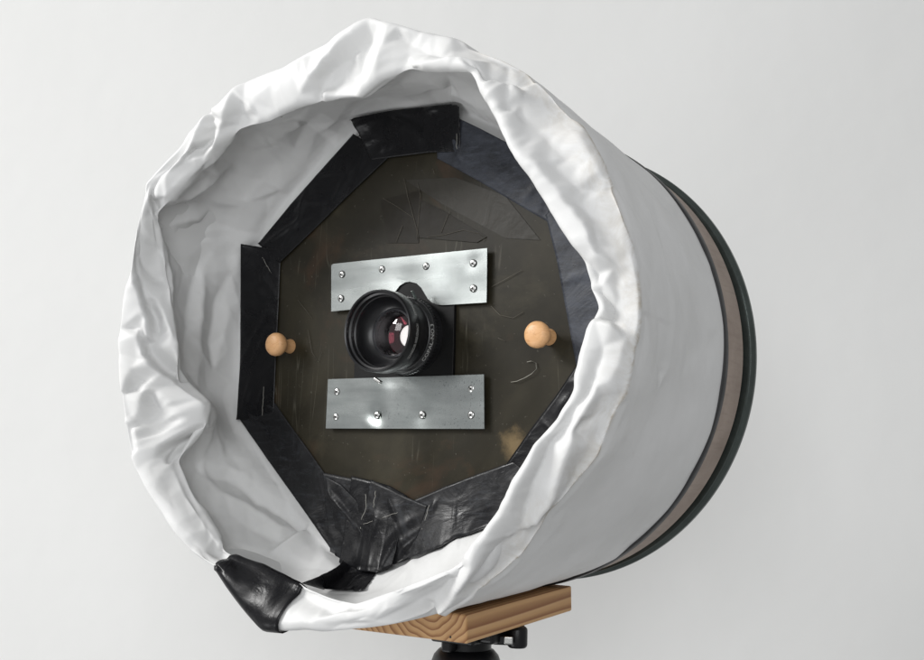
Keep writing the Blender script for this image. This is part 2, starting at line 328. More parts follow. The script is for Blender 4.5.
FOLDS = [
 ([(578,328),(586,333),(595,341),(604,348),(614,356),(627,361),(640,367),(653,373),(668,380),(688,384)],9,10,0.25,0.25),
 ([(627,328),(632,337),(638,354),(645,367),(666,365),(673,354),(681,341)],-8,9,0.25,0.25),
 ([(714,350),(701,350),(688,350),(673,352),(664,348),(653,341),(644,337),(634,330),(623,330),(612,329)],5,8,0.25,0.25),
 ([(683,344),(692,346),(703,346),(722,346)],-7,10,0.25,0.25),
 ([(690,358),(679,365),(670,371)],4,7,0.25,0.25),
 ([(741,358),(735,371),(735,399),(731,411),(722,414),(713,417),(703,420),(692,420)],7,12,0.25,0.25),
 ([(755,404),(748,414),(739,423),(729,426),(718,429),(709,432),(694,432),(675,429)],-8,10,0.25,0.25),
 ([(735,339),(742,352),(752,365),(763,376),(776,386)],-6,8,0.25,0.25),
 ([(580,350),(576,358),(575,368)],5,9,0.25,0.25),
 ([(586,350),(597,361),(608,371)],-4,6,0.25,0.25),
 ([(422,330),(429,333),(436,335),(444,337),(451,339),(459,344),(468,346),(478,352),(489,356),(498,361),(507,365)],9,13,0.25,0.25),
 ([(414,337),(422,341),(429,344),(438,346),(446,348),(457,350),(468,352),(479,356)],-9,9,0.25,0.25),
 ([(435,348),(433,354),(429,361),(444,361),(459,363),(472,365),(483,367)],-7,8,0.25,0.25),
 ([(397,348),(397,354),(397,361),(399,367),(409,368),(420,368),(431,373)],7,16,0.25,0.25),
 ([(571,354),(560,350),(548,348),(539,344),(530,339),(519,337),(509,335),(500,332)],4,10,0.25,0.25),
 ([(461,371),(478,368),(492,365)],4,7,0.25,0.25),
 ([(573,329),(561,328),(550,328),(537,328),(526,328),(515,328),(502,328),(491,328),(479,328)],-3,7,0.25,0.25),
 ([(379,346),(366,358),(356,375)],-4,4,0.25,0.25),
 ([(409,330),(397,332),(388,332),(379,332),(371,330),(362,329),(351,329),(339,329),(330,327),(319,326)],5,8,0.25,0.25),
 ([(384,335),(371,339),(358,344),(343,350),(328,350),(315,350),(317,329)],-5,7,0.25,0.25),
 ([(354,373),(339,370),(326,367),(313,363),(300,361),(289,356)],5,8,0.25,0.25),
 ([(282,373),(270,365),(261,356),(252,348),(244,341),(233,339)],-9,7,0.25,0.25),
 ([(282,375),(270,376),(257,375),(244,376),(229,375),(218,375),(207,374),(194,371),(183,371),(172,371),(159,371),(147,371)],7,9,0.25,0.25),
 ([(254,356),(244,352),(237,348),(228,346)],5,8,0.25,0.25),
 ([(235,337),(222,348),(228,361)],-4,6,0.25,0.25),
 ([(215,358),(194,358),(185,356),(175,356)],-5,8,0.25,0.25),
 ([(224,363),(211,356),(200,352),(188,350),(179,348),(170,348),(160,346),(149,344),(138,341)],-7,12,0.25,0.25),
 ([(153,358),(144,354),(134,352),(125,348),(118,346),(112,339),(106,332)],-7,7,0.25,0.25),
 ([(108,354),(101,352),(91,350),(84,348),(75,350),(65,352),(56,352)],-6,13,0.25,0.25),
 ([(175,367),(164,367),(153,365),(144,365),(132,363),(123,361),(112,361),(103,361),(95,358),(86,358),(78,356),(67,356),(58,358),(48,358)],6,11,0.25,0.25),
 ([(170,335),(160,333),(151,333),(142,333),(134,332),(123,332),(114,330)],5,9,0.25,0.25),
 ([(37,341),(26,341),(17,341),(9,341),(0,339),(-9,337)],-6,7,0.25,0.25),
 ([(43,373),(32,367),(22,361)],-9,7,0.25,0.25),
 ([(2,376),(-7,354),(-15,341)],-12,8,0.1,0.3),
 ([(1781,368),(1778,350),(1768,335)],6,7,0.25,0.25),
 ([(1781,373),(1772,375),(1763,376),(1753,376),(1746,376),(1737,376),(1729,374),(1720,373)],5,9,0.25,0.25),
 ([(1757,354),(1748,354),(1738,356),(1729,356),(1720,358),(1712,358)],-4,10,0.25,0.25),
 ([(1768,335),(1757,337),(1748,337),(1740,339),(1733,341),(1725,341),(1718,344)],4,12,0.25,0.25),
 ([(47,329),(37,328),(26,327),(19,324),(7,326),(-2,327),(-9,327),(-21,328),(-30,329)],3,6,0.25,0.25),
 ([(1697,339),(1690,346),(1681,350)],-9,6,0.25,0.25),
 ([(1701,361),(1694,361),(1684,358),(1677,358),(1664,363),(1655,361),(1643,358),(1634,356),(1625,354),(1615,352),(1606,348),(1597,346),(1587,344),(1578,341)],-7,7,0.25,0.25),
 ([(1677,352),(1668,350),(1658,348),(1649,346),(1640,344),(1628,341),(1617,337),(1606,335),(1597,335),(1587,335),(1576,337)],8,10,0.25,0.25),
 ([(1664,374),(1655,371),(1645,370),(1636,368),(1627,368),(1615,367),(1606,367),(1595,367),(1584,368),(1572,368)],4,9,0.25,0.25),
 ([(1574,333),(1567,337),(1559,344)],-4,6,0.25,0.25),
 ([(1686,339),(1683,327)],-4,6,0.25,0.25),
 ([(1707,329),(1699,330),(1690,332),(1683,332),(1673,333),(1666,333),(1656,332),(1647,332),(1638,330),(1628,329),(1621,329),(1612,329),(1602,328),(1593,329),(1584,330),(1572,330),(1563,332),(1552,332)],-3,6,0.25,0.25),
 ([(1724,352),(1716,352),(1707,352),(1696,352),(1684,352)],5,9,0.25,0.25),
 ([(1763,261),(1753,241),(1742,224),(1733,224),(1724,219)],-2,8,0.25,0.25),
 ([(1757,189),(1748,206),(1740,219),(1733,232)],1.5,8,0.25,0.25),
 ([(1686,261),(1677,265),(1669,272),(1658,269),(1651,279),(1641,283)],-2,8,0.25,0.25),
 ([(1546,376),(1539,374),(1531,371),(1522,368),(1513,365),(1502,358),(1489,350),(1475,344),(1462,337),(1447,329)],9,9,0.25,0.08),
 ([(1438,354),(1444,341),(1446,329)],-7,7,0.25,0.05),
 ([(1507,367),(1496,361),(1483,352),(1472,346),(1451,333)],-5,8,0.25,0.25),
 ([(1578,335),(1569,337),(1559,341),(1550,344),(1539,344),(1528,344),(1517,341),(1505,339),(1494,337)],-6,9,0.25,0.25),
 ([(1572,337),(1563,344),(1556,350)],-4,6,0.25,0.25),
 ([(1293,367),(1308,367),(1321,365),(1334,365),(1349,361),(1356,368),(1367,374)],-6,9,0.25,0.25),
 ([(1280,335),(1293,335),(1306,335),(1319,337),(1332,337),(1341,344),(1352,348),(1362,354),(1371,361)],4,8,0.25,0.25),
 ([(1171,516),(1170,503),(1171,489),(1173,475),(1177,459)],-5,4.5,0.25,0.25),
 ([(1175,512),(1177,500),(1179,487),(1179,475),(1179,464)],3,6,0.25,0.25),
 ([(1063,432),(1067,445),(1069,459),(1074,470),(1087,472),(1099,475),(1112,477),(1121,485),(1132,489),(1142,496),(1151,501),(1160,509)],-6,9,0.25,0.25),
 ([(1089,442),(1099,451),(1106,459),(1115,467),(1127,472),(1136,477),(1147,480),(1158,485)],4,9,0.25,0.25),
 ([(1142,454),(1158,435)],-4,4,0.25,0.25),
 ([(1045,432),(1054,426),(1067,411)],-7,9,0.25,0.25),
 ([(1156,417),(1164,429),(1173,439),(1183,448),(1196,448),(1211,448),(1226,445),(1242,442)],-4,9,0.25,0.25),
 ([(1224,480),(1229,494),(1233,509)],5,9,0.25,0.25),
 ([(1056,513),(1071,515),(1087,515),(1104,513),(1119,515),(1134,516),(1149,518)],2,6,0.25,0.25),
 ([(1024,467),(1033,472),(1043,477),(1054,480),(1067,480)],-3,4,0.25,0.25),
 ([(748,346),(757,365),(765,373),(774,375),(783,376),(795,381),(804,383),(813,384),(823,386),(834,384)],5,7,0.25,0.25),
 ([(793,330),(802,344),(813,352),(821,361),(826,370),(834,377)],-8,8,0.25,0.25),
 ([(761,363),(770,365),(780,365),(789,365),(798,365)],5,8,0.25,0.25),
 ([(830,329),(839,335),(849,344),(860,348),(871,352),(884,354),(899,354)],9,7,0.25,0.25),
 ([(858,356),(867,358),(877,361),(890,361),(903,358)],-11,8,0.25,0.25),
 ([(808,330),(819,337),(828,341),(839,346),(854,352)],-4,7,0.25,0.25),
 ([(854,361),(866,365),(877,368),(890,371),(903,375)],5,6,0.25,0.25),
 ([(886,376),(908,368)],5,6,0.25,0.25),
 ([(890,330),(890,339),(888,348)],-4,6,0.25,0.25),
 ([(899,348),(920,350),(927,354),(935,356),(942,361),(949,367),(959,373),(963,399),(979,377),(990,376)],9,9,0.15,0.15),
 ([(897,350),(908,352),(921,354),(936,361),(946,367),(955,377)],-9,6,0.25,0.25),
 ([(979,459),(1005,404),(1020,395)],6,6,0.25,0.25),
 ([(925,346),(935,341),(942,337),(951,333),(959,330)],4,6,0.25,0.25),
 ([(961,330),(957,341),(951,350)],-5,7,0.25,0.25),
 ([(989,337),(977,341),(966,346),(953,352),(964,354),(976,354),(985,356),(1000,356)],5,7,0.25,0.25),
 ([(966,352),(976,352),(987,352),(1005,350)],-7,12,0.25,0.25),
 ([(990,335),(998,339),(1005,344),(1015,348),(1007,352),(1002,356)],-4,7,0.25,0.25),
 ([(989,356),(1000,358),(1009,361),(1018,367),(1022,391)],5,8,0.25,0.25),
 ([(1046,361),(1041,363),(1035,363),(1033,367),(1032,374),(1024,393)],-11,8,0.25,0.25),
 ([(1017,348),(1030,348),(1041,348)],5,8,0.25,0.25),
 ([(994,333),(1005,333),(1017,333),(1028,332),(1041,332)],5,6,0.25,0.25),
 ([(987,333),(1000,333),(1011,332),(1024,332)],-3,6,0.25,0.25),
 ([(1046,332),(1056,337),(1065,341),(1076,346),(1086,350),(1099,348),(1110,346),(1121,344),(1132,339),(1143,335),(1155,329)],3,8,0.25,0.25),
 ([(1045,358),(1054,365),(1065,367),(1076,367),(1087,367),(1099,367),(1110,368),(1123,370),(1134,371),(1147,371),(1158,373),(1170,374)],6,8,0.25,0.25),
 ([(1168,350),(1173,367),(1173,391),(1173,414)],-4,5,0.25,0.25),
 ([(785,464),(789,480),(795,496)],-4,3,0.25,0.25),
 ([(804,485),(815,485),(826,482),(838,477),(851,475),(864,475),(879,472),(893,470),(905,472),(918,472),(931,472)],-5,9,0.25,0.25),
 ([(804,448),(817,445),(830,439),(841,435),(854,432),(867,429),(879,426),(893,420),(908,414),(921,414),(936,411)],-5,10,0.25,0.25),
 ([(815,454),(828,454),(839,454),(852,451),(866,451),(879,448)],3,9,0.25,0.25),
 ([(731,445),(742,445),(754,445),(765,442),(774,439),(783,432),(793,426)],-7,8,0.25,0.25),
 ([(769,411),(761,423),(755,435)],4,8,0.25,0.25),
 ([(796,417),(791,429),(785,439)],-5,7,0.25,0.25),
 ([(765,454),(774,462)],-3,5,0.25,0.25),
 ([(742,477),(755,477),(770,477)],-2,8,0.25,0.25),
 ([(946,498),(944,512)],-3,4,0.25,0.25),
 ([(996,494),(1007,496),(1020,496),(1035,494),(1048,494)],-3,4,0.25,0.25),
 ([(1033,462),(1045,467),(1054,467)],-2,5,0.25,0.25),
 ([(576,435),(584,456),(586,477),(589,500),(589,516)],-5,5,0.25,0.25),
 ([(636,439),(619,439),(602,439),(593,442),(580,442)],3,8,0.25,0.25),
 ([(586,477),(571,475),(554,472),(535,464)],3,7,0.25,0.25),
 ([(379,429),(381,445),(379,459),(375,470),(364,475),(354,480),(341,482),(328,482)],5,7,0.25,0.25),
 ([(375,464),(399,503)],-4,4,0.25,0.25)]
TAPES = [
 ([(29,-6,247),(80,-8,219),(126,-10,192),(212,-12,154)],[(24,-3,194),(81,-3,161),(124,-3,134),(165,-3,109)],'worn',1),
 ([(206,-12,161),(246,-12,90),(264,-12,14),(257,-12,-59)],[(161,-3,117),(175,-3,68),(187,-3,13),(199,-3,-42)],'worn',2),
 ([(261,-12,-37),(243,-12,-98),(217,-12,-147),(163,-12,-208)],[(201,-3,-34),(176,-3,-67),(147,-3,-101),(117,-3,-139)],'black',3),
 ([(195,-12,-175),(98,-6,-204),(51,-19,-224),(-16,-5,-245)],[(128,-3,-133),(88,-3,-146),(47,-3,-160),(4,-3,-177)],'scuffed',4),
 ([(-252,-9,-87),(-200,-6,-141),(-148,-6,-191),(-95,-8,-241)],[(-199,-3,-71),(-178,-3,-93),(-146,-3,-124),(-115,-3,-156)],'scuffed',1),
 ([(-103,-7,-238),(-84,-6,-245),(-57,-4,-250),(-24,-12,-251)],[(-122,-3,-150),(-83,-3,-155),(-34,-3,-166),(10,-3,-178)],'scuffed',5),
 ([(-86,-12,-247),(-58,-11,-256),(-26,-21,-255),(-14,-13,-249)],[(-80,-3,-153),(-52,-3,-157),(-27,-3,-162),(-3,-3,-172)],'black',6),
 ([(-65,-7,-252),(-34,-7,-252),(-10,-7,-246),(7,-5,-237)],[(-52,-3,-156),(-27,-3,-164),(0,-3,-174),(24,-3,-181)],'scuffed',9),
 ([(-98,-3,-213),(-77,-3,-228),(-57,-3,-239),(-40,-3,-249)],[(-116,-3,-154),(-94,-3,-162),(-71,-3,-179),(-50,-3,-211)],'scuffed',11),
 ([(-247,-21,119),(-257,-7,54),(-256,-4,-19),(-251,-11,-91)],[(-199,-3,111),(-199,-3,51),(-200,-3,-21),(-200,-3,-89)],'black',3),
 ([(-234,-4,121),(-183,-5,164),(-138,-5,200),(-92,-4,237)],[(-200,-3,95),(-147,-3,131),(-93,-3,169),(-40,-3,204)],'black',5),
 ([(-84,-21,249),(-39,-7,255),(8,-5,253),(59,-13,247)],[(-66,-3,203),(-26,-3,202),(15,-3,201),(55,-3,197)],'black',7),
 ([(-39,-128,-257),(-59,-68,-270),(-42,-56,-271),(-22,-49,-269)],[(-94,-7,-241),(-75,-5,-242),(-56,-4,-245),(-39,-5,-250)],'black',2)]
THREADS = [[(.0265,-.0052,-.1805),(.022,-.007,-.2),(.0085,-.0075,-.2343)],[(-.058,-.0085,-.2045),(-.012,-.0085,-.190)],[(-.096,-.006,-.238),(-.062,-.006,-.208)],[(-.055,-.0095,-.172),(-.054,-.0095,-.188),(-.060,-.0095,-.200)],[(-.042,-.0085,-.168),(-.045,-.0085,-.186)],[(-.062,-.0085,-.208),(-.058,-.0085,-.232)],[(.0535,-.0085,.199),(.0530,-.0085,.216)],[(-.2150,-.0055,-.052),(-.2160,-.0055,-.086)],[(-.2250,-.0085,.105),(-.2080,-.0085,.083)]]
SCRATCHES = [
 [(-0.0202,0.1771),(-0.0139,0.1548),(-0.0050,0.1298),(0.0028,0.1073)],
 [(-0.0487,0.1572),(-0.0283,0.1456),(-0.0066,0.1313)],
 [(-0.0014,0.1695),(0.0032,0.1556),(0.0015,0.1292),(-0.0003,0.1055)],
 [(-0.0286,0.1053),(-0.0240,0.1156),(-0.0203,0.1233)],
 [(0.0133,0.1074),(0.0337,0.1077),(0.0613,0.1109),(0.0795,0.1056),(0.0880,0.0998),(0.0857,0.0967)],
 [(0.0423,0.1330),(0.0364,0.1205),(0.0321,0.1105)],
 [(0.0977,0.0474),(0.1150,0.0544),(0.1337,0.0624)],
 [(0.0973,0.0272),(0.1085,0.0171),(0.1242,0.0132),(0.1360,0.0188)],
 [(0.1066,-0.0067),(0.1151,-0.0102)],
 [(0.0189,0.1831),(0.0214,0.1762)],
 [(-0.1522,0.0129),(-0.1449,-0.0130),(-0.1353,-0.0248),(-0.1298,-0.0135)],
 [(-0.1693,0.0490),(-0.1467,0.0266)],
]

# ------------------------------------------------------------------ object helpers
def link(name, me, mat, parent=None):
    o = bpy.data.objects.new(name, me); COL.objects.link(o)
    if mat and not me.materials: me.materials.append(mat)
    if parent: o.parent = parent
    return o
def smooth(me, flag=True):
    me.polygons.foreach_set('use_smooth', [flag]*len(me.polygons)); me.update()
def mesh(name, verts, faces, mat, parent=None, sm=True):
    me = bpy.data.meshes.new(name); me.from_pydata([tuple(v) for v in verts], [], faces); smooth(me, sm)
    return link(name, me, mat, parent)
def from_bm(name, bm, mat, parent=None, sm=False):
    bmesh.ops.recalc_face_normals(bm, faces=bm.faces)
    me = bpy.data.meshes.new(name); bm.to_mesh(me); bm.free(); smooth(me, sm)
    return link(name, me, mat, parent)
def thing(name, label, cat, loc=(0,0,0)):
    o = bpy.data.objects.new(name, None); COL.objects.link(o); o.location = loc; o['label'] = label; o['category'] = cat; o.empty_display_size = .05
    return o
def lathe(name, prof, mat, parent, cx=0., cz=0., n=96, closed=False, sharp=35, axis='Y'):
    """prof: list of (radius, y). revolve round an axis parallel to Y through (cx, cz)"""
    v=[]; f=[]; m=len(prof)
    for i in range(n):
        a=2*math.pi*i/n
        for r,y in prof:
            v.append((cx+r*math.cos(a), y, cz+r*math.sin(a)) if axis=='Y' else (cx+r*math.cos(a), cz+r*math.sin(a), y))
    for i in range(n):
        k=(i+1)%n
        for j in range(m if closed else m-1):
            j2=(j+1)%m; f.append((i*m+j, k*m+j, k*m+j2, i*m+j2))
    bm=bmesh.new(); me=bpy.data.meshes.new(name); me.from_pydata(v,[],f); bm.from_mesh(me)
    bmesh.ops.remove_doubles(bm, verts=bm.verts, dist=1e-6); bmesh.ops.recalc_face_normals(bm, faces=bm.faces); bm.to_mesh(me); bm.free()
    smooth(me)
    o=link(name, me, mat, parent); me.set_sharp_from_angle(angle=math.radians(sharp)); return o
def solid(o, t, off=-1):
    md=o.modifiers.new('thickness','SOLIDIFY'); md.thickness=t; md.offset=off; return o
def bevel(o, w, seg=2):
    md=o.modifiers.new('bevel','BEVEL'); md.width=w; md.segments=seg; md.limit_method='ANGLE'; return o
def prism(name, pts, y0, y1, mat, parent, bev=0.):
    """outline in the board plane (x,z), from y0 (back) to y1 (front)"""
    bm=bmesh.new(); a=[bm.verts.new((x,y0,z)) for x,z in pts]; b=[bm.verts.new((x,y1,z)) for x,z in pts]; n=len(pts)
    bm.faces.new(a); bm.faces.new(b[::-1])
    for i in range(n): bm.faces.new((a[i],b[i],b[(i+1)%n],a[(i+1)%n]))
    o=from_bm(name,bm,mat,parent)
    if bev: bevel(o,bev)
    return o
def boxo(name, c, s, mat, parent, bev=.001, rot=(0,0,0)):
    bm=bmesh.new(); bmesh.ops.create_cube(bm,size=1); bmesh.ops.scale(bm,vec=s,verts=bm.verts)
    from mathutils import Euler
    bmesh.ops.rotate(bm,verts=bm.verts,matrix=Euler(rot).to_matrix()); bmesh.ops.translate(bm,vec=c,verts=bm.verts)
    o=from_bm(name,bm,mat,parent)
    if bev: bevel(o,bev,3)
    return o
def tube(name, pts, r, mat, parent, n=6):
    v=[];f=[]; P_=[Vector(p) for p in pts]
    for i,p in enumerate(P_):
        d=(P_[min(i+1,len(P_)-1)]-P_[max(i-1,0)]).normalized(); a=d.orthogonal().normalized(); b=d.cross(a)
        for k in range(n):
            t=2*math.pi*k/n; v.append(p+a*r*math.cos(t)+b*r*math.sin(t))
    for i in range(len(P_)-1):
        for k in range(n): f.append((i*n+k,i*n+(k+1)%n,(i+1)*n+(k+1)%n,(i+1)*n+k))
    f.append(tuple(range(n))[::-1]); f.append(tuple((len(P_)-1)*n+k for k in range(n)))
    return mesh(name,v,f,mat,parent)
def grid_mesh(name, G, mat, parent, wrap=False):
    a,b=G.shape[:2]; idx=np.arange(a*b).reshape(a,b); j=idx if not wrap else np.concatenate([idx,idx[:,:1]],1)
    F=np.stack([j[:-1,:-1],j[:-1,1:],j[1:,1:],j[1:,:-1]],-1).reshape(-1,4)
    return mesh(name, G.reshape(-1,3).tolist(), F.tolist(), mat, parent)

# ------------------------------------------------------------------ the setting
def build_wall():
    # a painted wall parallel to the picture, about a metre behind the drum
    f = Vector((FW.x, FW.y, 0)).normalized(); r = Vector((f.y, -f.x, 0))
    c = Vector((0,0,0)) + f*WALL_D
    n=2
    v=[c - r*4 + Vector((0,0,-1.6)), c + r*4 + Vector((0,0,-1.6)), c + r*4 + Vector((0,0,2.6)), c - r*4 + Vector((0,0,2.6))]
    v += [p + f*.12 for p in v]
    o = mesh('wall', v, [(0,1,2,3),(7,6,5,4),(0,4,5,1),(1,5,6,2),(2,6,7,3),(3,7,4,0)], M['wall'], sm=False); o['kind'] = 'structure'
WALL_D = .75
build_wall()

# ------------------------------------------------------------------ the camera drum
camera_drum = thing('drum_camera', 'large home-made drum camera wrapped in creased white tarpaulin, lens on its dark octagonal board', 'camera')
P = cloth_surface()
Nn = normals(P)
cover = grid_mesh('tarpaulin_cover', P, M['cloth'], camera_drum, wrap=True)
# wear mask: along the outer rim crease (right side and below) as handling dirt
def wear():
    rows = np.arange(NS)[:,None]*np.ones(NT)[None]
    th = np.degrees(np.arctan2(P[...,2],P[...,0]))
    kc = RIM_ROW
    w = np.exp(-((rows-kc+1)/3.)**2)*np.clip((th+75)/25,0,1)*np.clip((70-th)/25,0,1)
    w += .35*np.exp(-((rows-kc-6)/7.)**2)*np.clip((th+75)/25,0,1)*np.clip((70-th)/25,0,1)
    return np.clip(w,0,1)
w_ = wear().reshape(-1); ca = cover.data.color_attributes.new('wear','FLOAT_COLOR','POINT')
buf = np.stack([w_,w_,w_,np.ones_like(w_)],1).astype('f').reshape(-1); ca.data.foreach_set('color', buf)

def sample(A, r, c):
    c = c % NT; r0=int(r); c0=int(c); fr=r-r0; fc=c-c0; r1=min(r0+1,NS-1); c1=(c0+1)%NT
    return (A[r0,c0]*(1-fr)+A[r1,c0]*fr)*(1-fc)+(A[r0,c1]*(1-fr)+A[r1,c1]*fr)*fc
def cloth_patch(name, quad, n, m, mat, off=.0012):
    """quad: four (row, col) corners on the cloth"""
    q=[np.array(a,float) for a in quad]; G=np.zeros((n,m,3))
    for i in range(n):
        for j in range(m):
            u=i/(n-1); v=j/(m-1); rc=(q[0]*(1-u)+q[3]*u)*(1-v)+(q[1]*(1-u)+q[2]*u)*v
            G[i,j]=sample(P,*rc)+sample(Nn,*rc)*off
    return G
# black patch folded over the rim, lower left
G = cloth_patch('rim', [(92,640),(136,636),(136,698),(90,693)], 26, 18, M['black'], .0026)
solid(grid_mesh('rim_patch', G, M['black'], camera_drum), .0006, 0)['label'] = 'glossy black tape patch folded over the lower left rim'

# drum: hoop, band, rim and shell behind the cloth
CZ = -.004
lathe('elastic_band', [(.2755,.188),(.2788,.1885),(.2794,.1905),(.2794,.1985),(.2785,.2010),(.2740,.2015)], M['band'], camera_drum, 0, CZ, n=240)
lathe('wooden_hoop', [(.258,.199),(.2705,.1990),(.2722,.2000),(.2722,.2640),(.2705,.2665),(.255,.2665)], M['hoop'], camera_drum, 0, CZ, n=240)
lathe('drum_shell', [(.250,.02),(.2560,.02),(.2560,.12),(.2640,.15),(.2640,.290)], M['drum'], camera_drum, 0, CZ, n=160)
lathe('metal_rim', [(.2640,.2820),(.2695,.2822),(.2728,.2826),(.2738,.2840),(.2730,.2860),(.2722,.2890),(.2750,.2905),(.2770,.2930),(.2772,.2965),(.2745,.2995),(.262,.3000)], M['rim'], camera_drum, 0, CZ, n=240)
lathe('back_panel', [(.0005,.2975),(.200,.2975),(.263,.2965)], M['drum'], camera_drum, 0, CZ, n=160)

# front board (octagon) with its stains, films and hair
oct_pts = [((r-.009)*math.cos(math.radians(a)), (r-.009)*math.sin(math.radians(a))) for a,r in sorted(KG,key=lambda q:q[0]%360)]
board = prism('front_board', oct_pts, .006, -.0016, M['board'], camera_drum)
def film(pts, y, mat='film'):
    o = prism('film_patch', pts, y+.0005, y, M[mat], board); return o
film([(-.0185,.1747),(.0485,.1697),(.112,.1423),(.1547,.0919),(.1129,.0977),(.0295,.1436)], -.0022)
film([(-.0527,.1557),(.0024,.161),(.0016,.102),(-.0396,.1055)], -.0022, 'stain')
film([(.0024,.150),(.0300,.1370),(.0900,.1010),(.0780,.0960),(.0016,.1080)], -.0026, 'stain')
for l_ in SCRATCHES: tube('scratch', [(x,-.0032,z) for x,z in l_], .00022, M['scratch'], board, 4)
tube('stray_hair', [(.1231,-.003,-.0526),(.1310,-.0045,-.0520),(.1396,-.004,-.0488),(.1480,-.005,-.0450),(.1534,-.004,-.040),(.1521,-.003,-.0339),(.147,-.004,-.0318),(.1416,-.003,-.0326)], .00035, M['hair'], board)

from mathutils.bvhtree import BVHTree
COVER_TREE = BVHTree.FromPolygons([tuple(v.co) for v in cover.data.vertices],[tuple(p.vertices) for p in cover.data.polygons])
def lay_on_cloth(G, lift):
    """push any tape vertex that would sink behind the tarpaulin back onto its visible side"""
    T = Vector((0,-.22,0))
    for i in range(G.shape[0]):
        for j in range(G.shape[1]):
            p = Vector(G[i,j]); d = (T-p).normalized()
            hit = COVER_TREE.ray_cast(p, d, .03)
            if hit[0] is not None: q = hit[0]+d*lift; G[i,j] = q[:]
            else:
                near = COVER_TREE.find_nearest(p, lift)
                if near[0] is not None: q = p+d*lift; G[i,j] = q[:]
    return G
def tape_strip(outer, inner, kind, layer, seed):
    o=np.array(outer)/1000.; i_=np.array(inner)/1000.
    nu,nv=60,26; m=len(o); x=np.linspace(0,m-1,nu)
    def samp(A):
        k=np.clip(x.astype(int),0,m-2); f=(x-k)[:,None]; return A[k]*(1-f)+A[k+1]*f
    O=samp(o); I=samp(i_); v=np.linspace(0,1,nv)[None,:,None]
    G=O[:,None]*(1-v)+I[:,None]*v
    yo=O[:,None,1]; yi=-.0026-.0003*layer
    G[...,1]=yi+(yo-yi)*(1-v[...,0])**1.7-.0003*layer*(1-v[...,0]) 
    rng=np.random.RandomState(seed)
    H=np.zeros(G.shape[:2]); U,V=np.meshgrid(np.linspace(0,1,nu),np.linspace(0,1,nv),indexing='ij')
    Lu=np.linalg.norm(O[-1]-O[0]); Lv=.07
    for k in range(16):
        a=rng.uniform(0,math.pi); cu,cv=rng.uniform(0,Lu),rng.uniform(-.01,Lv*.9); du=(U*Lu-cu); dv=(V*Lv-cv)
        s=du*math.cos(a)+dv*math.sin(a); d=-du*math.sin(a)+dv*math.cos(a); L=rng.uniform(.01,.035); w=rng.uniform(.0018,.006)
        H+=rng.uniform(.0003,.0020)*np.exp(-(d/w)**2-(s/L)**2)
    edge=np.clip((1-V)*5,0,1)
    G[...,1]-=H*edge*np.clip(V*8+.3,0,1)
    # slightly ragged cut ends
    G[0,:,0]+=rng.normal(0,.0004,nv); G[-1,:,0]+=rng.normal(0,.0004,nv)
    G=lay_on_cloth(G,.0009+.0003*layer)
    ob=grid_mesh('tape_strip', G, M[kind], camera_drum); solid(ob,.00028,0)
    return ob
for k,(o,i,kind,layer) in enumerate(TAPES):
    t=tape_strip(o,i,kind,layer,k+11)
    if kind=='worn': t['label']='worn blue-grey tape strip at the upper right of the board'
# frayed white threads along cut tape ends
def thread(pts, seed, r=.00028):
    rng=random.Random(seed); out=[]
    for a,b in zip(pts[:-1],pts[1:]):
        L=math.dist(a,b); n=max(2,int(L/.003))
        for q in range(n): t=q/n; out.append(tuple(a[c]+(b[c]-a[c])*t+rng.uniform(-.0005,.0005) for c in range(3)))
    out.append(pts[-1]); return tube('frayed_thread', out, r, M['fibre'], camera_drum, 4)
for s,pts in enumerate(THREADS): thread(pts, s)

# metal plates with their screws
def screw_mesh():
    bm=bmesh.new(); R=.0036; n=20; prof=[(R*1.15,-.0002),(R,-.0003),(R*.97,-.0008),(R*.70,-.0013),(R*.36,-.0014),(R*.26,-.0006),(.0,-.0006)]
    rings=[]
    for r,y in prof[:-1]: rings.append([bm.verts.new((r*math.cos(2*math.pi*k/n),y,r*math.sin(2*math.pi*k/n))) for k in range(n)])
    c=bm.verts.new((0,prof[-1][1],0))
    for a,b in zip(rings[:-1],rings[1:]):
        for k in range(n):
            f=bm.faces.new((a[k],a[(k+1)%n],b[(k+1)%n],b[k])); f.material_index=1 if a is rings[4] or a is rings[0] else 0
    for k in range(n): f=bm.faces.new((rings[-1][k],rings[-1][(k+1)%n],c)); f.material_index=1
    bmesh.ops.recalc_face_normals(bm,faces=bm.faces); me=bpy.data.meshes.new('screw'); bm.to_mesh(me); bm.free(); me.materials.append(M['steel']); me.materials.append(M['slot']); smooth(me); me.set_sharp_from_angle(angle=math.radians(30)); return me
SCREW=screw_mesh()
def screws(parent, pts, y):
    for k,(x,z) in enumerate(pts):
        o=bpy.data.objects.new('screw',SCREW); COL.objects.link(o); o.parent=parent; o.location=(x,y,z); o.rotation_euler=(0,k*1.1,0)
